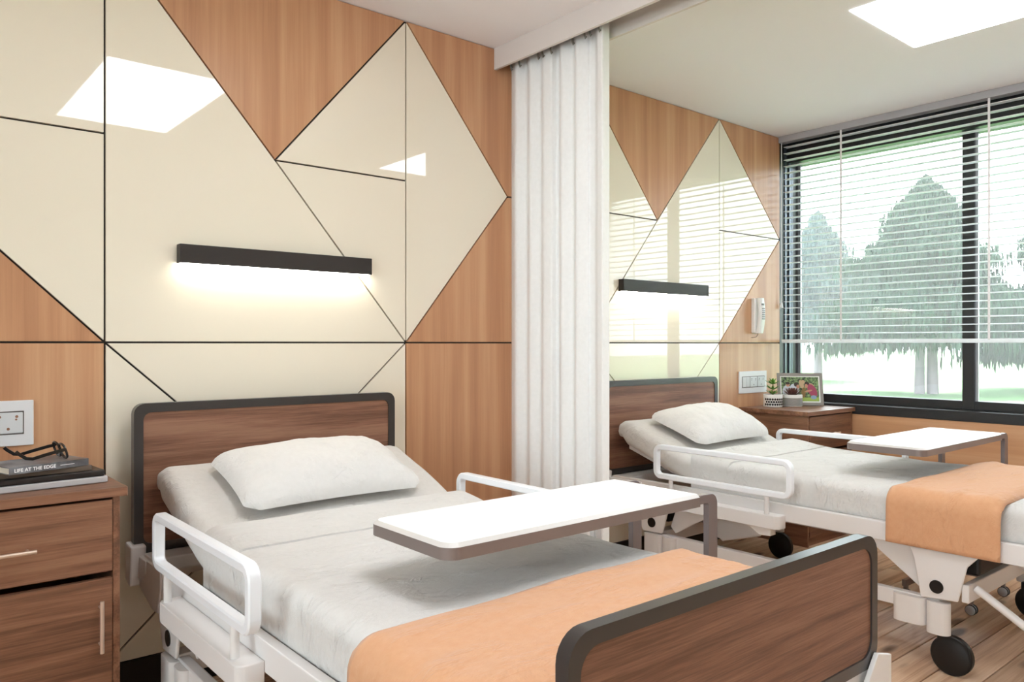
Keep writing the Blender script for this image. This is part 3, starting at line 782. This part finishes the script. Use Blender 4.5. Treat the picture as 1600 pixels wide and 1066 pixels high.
# ---------------------------------------------------------------- bedside cabinets
def cabinet(label):
    t = thing('bedside_cabinet', label, 'bedside cabinet', (.29, -.23, 0), 'walnut bedside cabinets')
    X0, X1 = .025, .555
    obj('top', G().box(.008, .572, -.468, -.010, .760, .785), M['walnut'], t, bevel=.0015)
    obj('side_panel', G().box(X1-.018, X1, -.455, -.012, .0, .760), M['walnut_y'], t, bevel=.001)
    obj('side_panel', G().box(X0, X0+.018, -.455, -.012, .0, .760), M['walnut_y'], t, bevel=.001)
    obj('back_panel', G().box(X0+.018, X1-.018, -.03, -.012, .0, .760), M['walnut'], t)
    obj('divider', G().box(X0+.018, X1-.018, -.39, -.03, .538, .556), M['walnut'], t)
    obj('base', G().box(X0+.018, X1-.018, -.44, -.03, .0, .05), M['walnut'], t)
    d = obj('drawer', G().box(X0+.021, X1-.0195, -.457, -.435, .557, .752).box(X0+.04, X1-.04, -.435, -.06, .57, .70), M['walnut'], t, bevel=.001)
    h = obj('handle', G().cyl((.228, -.484, .645), (.352, -.484, .645), .0055, 14).cyl((.245, -.484, .645), (.245, -.457, .645), .004, 10).cyl((.335, -.484, .645), (.335, -.457, .645), .004, 10), M['pull'], d, smooth=True)
    dr = obj('door', G().box(X0+.021, X1-.0195, -.457, -.437, .055, .538), M['walnut'], t, bevel=.001)
    obj('handle', G().cyl((.504, -.484, .345), (.504, -.484, .485), .0055, 14).cyl((.504, -.484, .365), (.504, -.457, .365), .004, 10).cyl((.504, -.484, .465), (.504, -.457, .465), .004, 10), M['pull'], dr, smooth=True)
    return t
cb1 = cabinet('walnut bedside cabinet under the books, left of the near bed')
cb2 = copy_tree(cb1); cb2.location = cb1.location+Vector((4.172, 0, 0))
cb2['label'] = 'walnut bedside cabinet in the window corner carrying plants and photograph'

# ---------------------------------------------------------------- socket plates
def sockets(x0, label, dark):
    t = thing('socket_plate', label, 'socket plate', (x0+.15, 0, .868), 'white wall socket plates')
    z0, z1 = .868, 1.006; W = .303
    obj('plate', G().box(x0, x0+W, -.009, -.0002, z0, z1), M['plate'], t, bevel=.002)
    a0, a1, b0, b1 = x0+.028, x0+W-.026, z0+.035, z1-.032
    obj('trim_line', G().ring([(a0, b0), (a1, b0), (a1, b1), (a0, b1)], [(a0+.0035, b0+.0035), (a1-.0035, b0+.0035), (a1-.0035, b1-.0035), (a0+.0035, b1-.0035)], 'y', -.0102, -.0085), M['gap'], t)
    w3 = (a1-a0)/3
    for k in range(3):
        u0, u1 = a0+w3*k+.004, a0+w3*(k+1)-.003
        if k == 0:
            for a_, b_ in ((u0, (u0+u1)/2-.0008), ((u0+u1)/2+.0008, u1)):
                obj('switch', G().box(a_, b_, -.0125, -.0085, b0+.005, b1-.005), M['module'], t, bevel=.001)
        else:
            m = obj('socket', G().box(u0, u1, -.0118, -.0085, b0+.005, b1-.005), M['module'], t, bevel=.0008)
            uc = (u0+u1)/2; zc = (b0+b1)/2
            for hx, hz, r in ((-.022, .019, .0042), (-.024, .010, .003), (.022, .019, .0042), (.0205, .010, .003), (0, -.018, .0042)):
                obj('pin_hole', G().cyl((uc+hx, -.0122, zc+hz), (uc+hx, -.0116, zc+hz), r, 14), M['hole'] if dark else M['hole_grey'], m)
            if k > 0: obj('divider_line', G().box(u0-.006, u0-.0025, -.0102, -.0085, b0+.003, b1-.003), M['gap'], t)
sockets(.113, 'white socket plate with switches on the maple panel above the books', True)
sockets(4.187, 'white socket plate with switches left of the plants near window', False)

# ---------------------------------------------------------------- telephone
ph = thing('wall_telephone', 'slim white wall telephone with grey keys beside the window', 'telephone', (4.37, 0, 1.24))
obj('cradle', G().prism([(4.325, 1.247), (4.385, 1.243), (4.385, 1.464), (4.325, 1.466)], 'y', -.028, -.0003), M['phone'], ph, bevel=.006, segs=3)
hs_rings = []
for k in range(17):
    t_ = k/16; z = 1.245+.222*t_; bul = math.sin(PI*t_)
    yc = -.038-.014*bul; dpt = .013+.004*(1-bul); wd = .026+.002*bul
    xc = 4.36+.010*t_
    hs_rings.append([(xc+wd*math.copysign(abs(math.cos(a))**.6, math.cos(a)), yc+dpt*math.copysign(abs(math.sin(a))**.6, math.sin(a)), z) for a in [2*PI*i/20 for i in range(20)]])
hd = obj('handset', G().loft(hs_rings), M['phone'], ph, smooth=True)
for r in range(6):
    for c_ in range(3):
        zz = 1.335+.013*r; t_ = (zz-1.245)/.222; yc = -.038-.014*math.sin(PI*t_)-.0165
        xx = 4.351+.010*t_+.009*c_-.002
        obj('key', G().box(xx-.003, xx+.003, yc-.0015, yc+.004, zz-.003, zz+.003), M['phone_key'], hd)
obj('display', G().box(4.352, 4.370, -.0665, -.055, 1.42, 1.432), M['phone_key'], hd)
obj('cord', G().tube([(4.358, -.03, 1.25), (4.356, -.03, 1.235), (4.345, -.026, 1.222), (4.332, -.012, 1.218), (4.33, -.001, 1.218)], .0028, 8), M['phone_cord'], ph, smooth=True)

# ---------------------------------------------------------------- books and spectacles
def book(label, corner, rot, L_, D_, z0, th, cover, page, name='book', spine_round=False):
    """corner: front-right bottom corner; runs towards -x (L_) and +y (D_) before rot about corner"""
    t = thing(name, label, 'book', (corner[0], corner[1], z0), 'stacked books on the near cabinet')
    t.rotation_euler = (0, 0, rot); o = Vector((corner[0], corner[1], z0))
    def loc(g): bmesh.ops.translate(g.bm, verts=g.bm.verts[:], vec=o); return g
    c = .0022
    if cover is not page:
        obj('cover', loc(G().box(-L_, 0, 0, D_, th-c, th).box(-L_, 0, 0, D_, 0, c).box(-L_, 0, 0, c, c, th-c)), cover, t, bevel=.0006)
        obj('pages', loc(G().box(-L_+.003, -.003, c, D_-.003, c, th-c)), page, t)
    else: obj('cover', loc(G().box(-L_, 0, 0, D_, 0, th)), cover, t, bevel=.004, segs=3)
    return t
book('silver-grey slim volume at the bottom of the bedside stack', (.546, -.362), math.radians(4.5), .36, .25, .7855, .0185, M['silver_book'], M['silver_book'])
book('thick black hardback second from bottom of the stack', (.538, -.362), math.radians(4.5), .35, .245, .8045, .0175, M['black_book'], M['black_book'])
book('taupe book with pale spine under the titled book', (.508, -.348), math.radians(5), .31, .225, .8225, .0135, M['taupe_book'], M['book_page'])
bk = book('grey photographic book titled LIFE AT THE EDGE, topmost of stack', (.500, -.345), math.radians(17.5), .208, .15, .8365, .0195, M['book_cover'], M['book_page'])
def text(name, body, size, parent, loc, rot, mat, ext=.0002):
    cu = bpy.data.curves.new(name, 'FONT'); cu.body = body; cu.size = size; cu.extrude = ext; cu.offset = size*.02
    cu.space_character = 1.02
    o = bpy.data.objects.new(name, cu); sc.collection.objects.link(o)
    o.data.materials.append(mat); o.parent = parent; o.location = loc; o.rotation_euler = rot
    dg = bpy.context.evaluated_depsgraph_get(); me = bpy.data.meshes.new_from_object(o.evaluated_get(dg)); bpy.data.objects.remove(o)
    o = bpy.data.objects.new(name, me); sc.collection.objects.link(o); o.parent = parent; o.location = loc; o.rotation_euler = rot
    return o
text('spine_title', 'LIFE AT THE EDGE', .0128, bk, (-.196, -.0003, .0055), (PI/2, 0, 0), M['letter'])
obj_ = G().box(-.078, -.04, -.0004, 0, .0092, .0104)
bmesh.ops.translate(obj_.bm, verts=obj_.bm.verts[:], vec=Vector((.5, -.345, .8365)))
obj('author_line', obj_, M['letter'], bk)
# spectacles lying on the top book
sp = thing('spectacles', 'black framed spectacles resting open on the top book', 'spectacles', (.40, -.30, .8565))
e1, e2 = Vector((.385, -.368, 0)), Vector((.435, -.255, 0))   # ends of the front
e1, e2 = Vector((.452, -.342, .8585)), Vector((.440, -.222, .8585))
fd = (e2-e1); wv = fd.normalized(); up = Vector((-.28, 0, .96)).normalized()
rims = []
for s in (0, 1):
    c = e1+fd*(.27+.46*s)+up*.021
    loop = []
    for k in range(24):
        a = 2*PI*k/24; cu_, su_ = math.cos(a), math.sin(a)
        loop.append(c+wv*(.0265*math.copysign(abs(cu_)**.8, cu_))+up*(.0205*math.copysign(abs(su_)**.8, su_)))
    r_ = obj('rim', G().tube(loop, .0032, 8, closed=True), M['spectacles'], sp, smooth=True)
    g = G(); vs = [g.bm.verts.new(p) for p in loop]; g.bm.faces.new(vs); obj('lens', g, M['glass'], r_)
cA = e1+fd*.5
obj('bridge', G().tube([cA-wv*.009+up*.026, cA-wv*.004+up*.031, cA+wv*.004+up*.031, cA+wv*.009+up*.026], .0024, 8), M['spectacles'], sp, smooth=True)
for s, e in ((-1, e1), (1, e2)):
    o0 = e+up*.028
    d = Vector((-.985, .17, 0))
    p = [o0, o0+d*.012-up*.002, o0+d*.055-up*.013, o0+d*.085-up*.0215, o0+d*.100-up*.0195, o0+d*.113-up*.006, o0+d*.118+up*.002]
    obj('temple', G().tube([tuple(q) for q in p], .003, sq=(.0032, .009, (0, 1, 0))), M['spectacles'], sp, smooth=True)

# ---------------------------------------------------------------- plants
def pot(name, label, c, rad, h):
    t = thing(name, label, 'potted plant', (c[0], c[1], .7852))
    z = .7852
    body = obj('pot', G().lathe([(rad*.94, z), (rad*.985, z+.003), (rad, z+.01), (rad, z+h-.002), (rad-.002, z+h), (rad-.006, z+h), (rad-.006, z+h-.012)], (c[0], c[1], 0), 40), M['pot_white'], t, smooth=True)
    obj('soil', G().lathe([(.001, z+h-.012), (rad-.0065, z+h-.012), (rad-.0065, z+h-.010), (.001, z+h-.008)], (c[0], c[1], 0), 30), M['soil'], t)
    return t, body
def leaf_mesh(g, base, d, up, L_, w_, th=.003):
    d = d.normalized(); s = d.cross(up).normalized(); n_ = s.cross(d).normalized()
    rows = []
    for k in range(6):
        t = k/5; wd = w_*(math.sin(PI*(t*.85+.12)))**.8 if k < 5 else .0005; c = base+d*(L_*t)+n_*(L_*.18*t*t)
        rows.append([c-s*wd, c-n_*th*(1-t*.7), c+s*wd, c+n_*th*.6*(1-t*.7)])
    g.loft([[tuple(p) for p in r] for r in rows])
p1, _ = pot('potted_succulent', 'green tiered succulent in white pot printed with black hexagons', (4.39, -.115), .058, .077)
z = .7852
g0 = None
hexes = []
for r in range(3):
    for k in range(24):
        a = 2*PI*(k+.5*(r % 2))/24; zc = z+.0165+.0158*r; R_ = .0584
        g = G(); cv = []
        for q in range(8):
            b_ = 2*PI*q/8; cv.append(g.bm.verts.new((4.39+R_*math.cos(a+.0072/R_*math.cos(b_)), -.115+R_*math.sin(a+.0072/R_*math.cos(b_)), zc+.0076*math.sin(b_))))
        g.bm.faces.new(cv)
        if math.sin(a) < .35 and math.cos(a) < .6: obj('printed_hexagon', g, M['pot_black'], _)
        else: g.bm.free()
obj('stem', G().cyl((4.39, -.115, z+.066), (4.39, -.115, z+.150), .003, 10), M['stem'], p1, smooth=True)
for tier, (hz, Lf, nf, el) in enumerate(((.078, .050, 8, .35), (.108, .055, 8, .3), (.142, .052, 9, .25), (.150, .035, 6, .9))):
    for k in range(nf):
        a = 2*PI*k/nf+tier*.5; g = G()
        leaf_mesh(g, Vector((4.39, -.115, z+hz)), Vector((math.cos(a), math.sin(a), el)), Vector((0, 0, 1)), Lf, .0075)
        obj('leaf', g, M['leaf'], p1, smooth=True)
PX, PY = 4.515, -.175
p2, b2 = pot('potted_succulent', 'purple-brown spiky succulent in white pot with grey woven band', (PX, PY), .060, .074)
obj('pattern_band', G().lathe([(.0603, z+.006), (.0606, z+.008), (.0606, z+.052), (.0603, z+.054)], (PX, PY, 0), 40, 'z', False), M['pot_band'], b2, smooth=True)
for tier, (Lf, nf, el) in enumerate(((.062, 12, .45), (.062, 11, .9), (.056, 9, 1.6), (.05, 6, 3.2))):
    for k in range(nf):
        a = 2*PI*k/nf+tier*.3; g = G()
        leaf_mesh(g, Vector((PX+.006*math.cos(a), PY+.006*math.sin(a), z+.064)), Vector((math.cos(a), math.sin(a), el)), Vector((0, 0, 1)), Lf, .0075)
        obj('leaf', g, M['leaf_dark'], p2, smooth=True)

# ---------------------------------------------------------------- photo frame (leans back on its strut)
BL, BR = Vector((4.505, -.082, .786)), Vector((4.70, -.285, .786))
ux = (BR-BL); PW = ux.length; ux.normalize(); bk_ = Vector((-ux.y, ux.x, 0)); lean = math.radians(12)
uz = (Vector((0, 0, math.cos(lean)))+bk_*math.sin(lean)); un = ux.cross(uz)  # un points to viewer side
pf = thing('photo_frame', 'grey framed family photograph leaning on the corner cabinet', 'photo frame', tuple(BL+ux*PW/2))
PH = .208
def fr(u, v, d): return tuple(BL+ux*u+uz*v+un*d)
def slab(name, poly, d0, d1, mat, par=None):
    g = G(); A_ = [g.bm.verts.new(fr(u, v, d0)) for u, v in poly]; B_ = [g.bm.verts.new(fr(u, v, d1)) for u, v in poly]; n = len(poly)
    g.bm.faces.new(A_); g.bm.faces.new(B_[::-1])
    for i in range(n): g.bm.faces.new((A_[i], B_[i], B_[(i+1) % n], A_[(i+1) % n]))
    return obj(name, g, mat, par or pf)
g = G(); o_ = [(0, 0), (PW, 0), (PW, PH), (0, PH)]; i_ = [(.018, .018), (PW-.018, .018), (PW-.018, PH-.018), (.018, PH-.018)]
for d0, d1 in ((-.004, .008),):
    O_ = [[g.bm.verts.new(fr(u, v, d)) for u, v in o_] for d in (d0, d1)]; I_ = [[g.bm.verts.new(fr(u, v, d)) for u, v in i_] for d in (d0, d1)]
    for i in range(4):
        j = (i+1) % 4
        g.bm.faces.new((O_[0][i], O_[0][j], I_[0][j], I_[0][i])); g.bm.faces.new((O_[1][i], I_[1][i], I_[1][j], O_[1][j]))
        g.bm.faces.new((O_[0][i], O_[1][i], O_[1][j], O_[0][j])); g.bm.faces.new((I_[0][i], I_[0][j], I_[1][j], I_[1][i]))
obj('border', g, M['frame_grey'], pf, bevel=.0015)
slab('mount', [(.015, .015), (PW-.015, .015), (PW-.015, PH-.015), (.015, PH-.015)], -.002, .002, M['passe'])
pic = slab('picture', [(.026, .026), (PW-.026, .026), (PW-.026, PH-.026), (.026, PH-.026)], .002, .0024, M['print_green'])
def blob(cu, cv, a, b, mat, d, rot=0, n=14):
    pts = []
    for k in range(n):
        t = 2*PI*k/n; x_, y_ = a*math.cos(t), b*math.sin(t)
        pts.append((cu+x_*math.cos(rot)-y_*math.sin(rot), cv+x_*math.sin(rot)+y_*math.cos(rot)))
    slab('printed_figure', [(min(max(u, .027), PW-.027), min(max(v, .027), PH-.027)) for u, v in pts], d, d+.0002, M[mat], pic)
slab('printed_lawn', [(.027, .027), (PW-.027, .027), (PW-.027, .052), (.027, .048)], .0024, .0026, M['print_lawn'], pic)
for a_ in ((.060, .085, .030, .045, 'print_white', .0026), (.066, .133, .012, .014, 'print_skin', .0028), (.065, .142, .012, .009, 'print_hair', .003),
           (.105, .105, .030, .035, 'print_white', .0028), (.118, .134, .015, .015, 'print_hair', .003), (.128, .120, .010, .013, 'print_skin', .0031),
           (.150, .135, .013, .030, 'print_fair', .0029, .3), (.160, .150, .012, .014, 'print_fair', .0031), (.185, .136, .014, .017, 'print_hair', .0031, .5), (.179, .125, .010, .013, 'print_skin', .0033),
           (.215, .095, .026, .045, 'print_red', .0032, .45), (.205, .120, .026, .022, 'print_fair', .0030, -.5), (.190, .092, .026, .006, 'print_skin', .0034, .25),
           (.222, .052, .018, .013, 'print_jean', .0034), (.160, .080, .013, .032, 'print_dog', .0034), (.164, .103, .011, .012, 'print_dog', .0036)):
    blob(*a_[:4], a_[4], a_[5], *(a_[6:]))
g = G(); q = [fr(PW/2-.02, .14, -.004), fr(PW/2+.02, .14, -.004)]
bs = [tuple(Vector((BL+ux*(PW/2+s)+bk_*.085))) for s in (.03, -.03)]
vs = [g.bm.verts.new(p) for p in q+bs]; g.bm.faces.new(vs)
so_ = obj('strut', g, M['frame_grey'], pf); mm = so_.modifiers.new('t', 'SOLIDIFY'); mm.thickness = .002

# ================================================================== OUTSIDE
GZ = -.45
g = G(); n = 60
vs = {}
for i in range(n+1):
    for j in range(n+1):
        x = 5.3+(i/n)**1.6*160; y = -70+j/n*190
        vs[i, j] = g.bm.verts.new((x, y, GZ+.25*noise.noise(Vector((x*.05, y*.05, 0)))*min(1, (x-5)/20)))
for i in range(n):
    for j in range(n): g.bm.faces.new((vs[i, j], vs[i+1, j], vs[i+1, j+1], vs[i, j+1]))
struct('ground', g, M['grass'], smooth=True)
def cedar(base, hgt, rad, trunks, mat, label, seed, low=1.6, n=9000):
    rnd = random.Random(seed)
    t = thing('cedar_tree', label, 'tree', base, 'cedars on the lawn outside the window')
    for (dx, dy, r) in trunks:
        obj('trunk', G().cyl((base[0]+dx, base[1]+dy, base[2]-.1), (base[0]+dx*.6, base[1]+dy*.6, base[2]+hgt*.8), r, 10, r*.35), M['bark'], t, smooth=True)
    bm = bmesh.new()
    def prof(h):   # radius at normalised height
        q = (1-h); return rad*(q**.72)*(.88+.14*math.sin(h*21+seed))
    ls = []
    nb = int(n/36)
    verts = []; faces = []
    for b in range(nb):
        h = rnd.random()**1.25; ang = rnd.uniform(0, 2*PI); R_ = prof(h)*(.72+.36*rnd.random())*(1+.12*math.sin(ang*3+h*9+seed)); z0 = base[2]+low+(hgt-low)*h
        for k in range(36):
            f = rnd.random()**.55; x = base[0]+math.cos(ang+rnd.gauss(0, .16))*R_*f; y = base[1]+math.sin(ang+rnd.gauss(0, .16))*R_*f
            zz = z0+R_*(.16*f-.30*f*f)+rnd.uniform(-.12, .12)
            Ld = rnd.uniform(.18, .55)*(1.15-.5*h); wd = rnd.uniform(.015, .045); a2 = rnd.uniform(0, PI)
            ox, oy = math.cos(a2)*wd, math.sin(a2)*wd; sw = rnd.uniform(-.08, .08)
            i0 = len(verts)
            verts += [(x-ox, y-oy, zz), (x+ox, y+oy, zz+.02), (x+ox*.8+sw*.5+math.cos(ang)*.03, y+oy*.8+math.sin(ang)*.03, zz-Ld*.6), (x+sw, y+sw*.5, zz-Ld)]
            faces.append((i0, i0+1, i0+2, i0+3))
    me = bpy.data.meshes.new('foliage'); org = Vector(base)
    me.from_pydata([tuple(Vector(v)-org) for v in verts], [], faces); me.materials.append(mat)
    o = bpy.data.objects.new('foliage', me); sc.collection.objects.link(o); o.parent = t; o['kind'] = 'stuff'
    bm.free()
    return t
cedar((28.15, 8.55, GZ), 7.35, 3.9, ((-.17, .16, .17), (.17, -.14, .19)), M['needle'], 'tall drooping cedar with two trunks in the middle of the window', 3, 2.0, 60000)
cedar((34.0, 15.67, GZ), 7.7, 3.3, ((0, 0, .2),), M['needle_hazed'], 'paler distant cedar at the left edge of the window', 11, 2.3, 40000)
cedar((33.5, 5.0, GZ), 8.3, 4.0, ((0, 0, .22),), M['needle'], 'cedar cut off by the right side of the window', 21, 1.6, 60000)

# morning haze over the lawn
hz = G().box(7, 175, -75, 125, -1.5, 45)
hm = bpy.data.materials.new('haze'); hm.use_nodes = True; nt = hm.node_tree; nt.nodes.clear()
ho = nt.nodes.new('ShaderNodeOutputMaterial'); hv = nt.nodes.new('ShaderNodeVolumeScatter'); hv.inputs['Density'].default_value = .0045
nt.links.new(hv.outputs[0], ho.inputs['Volume'])
h_ = obj('haze', hz, hm); tag(h_, 'thin white mist hanging over the lawn outside', 'haze', kind='stuff')
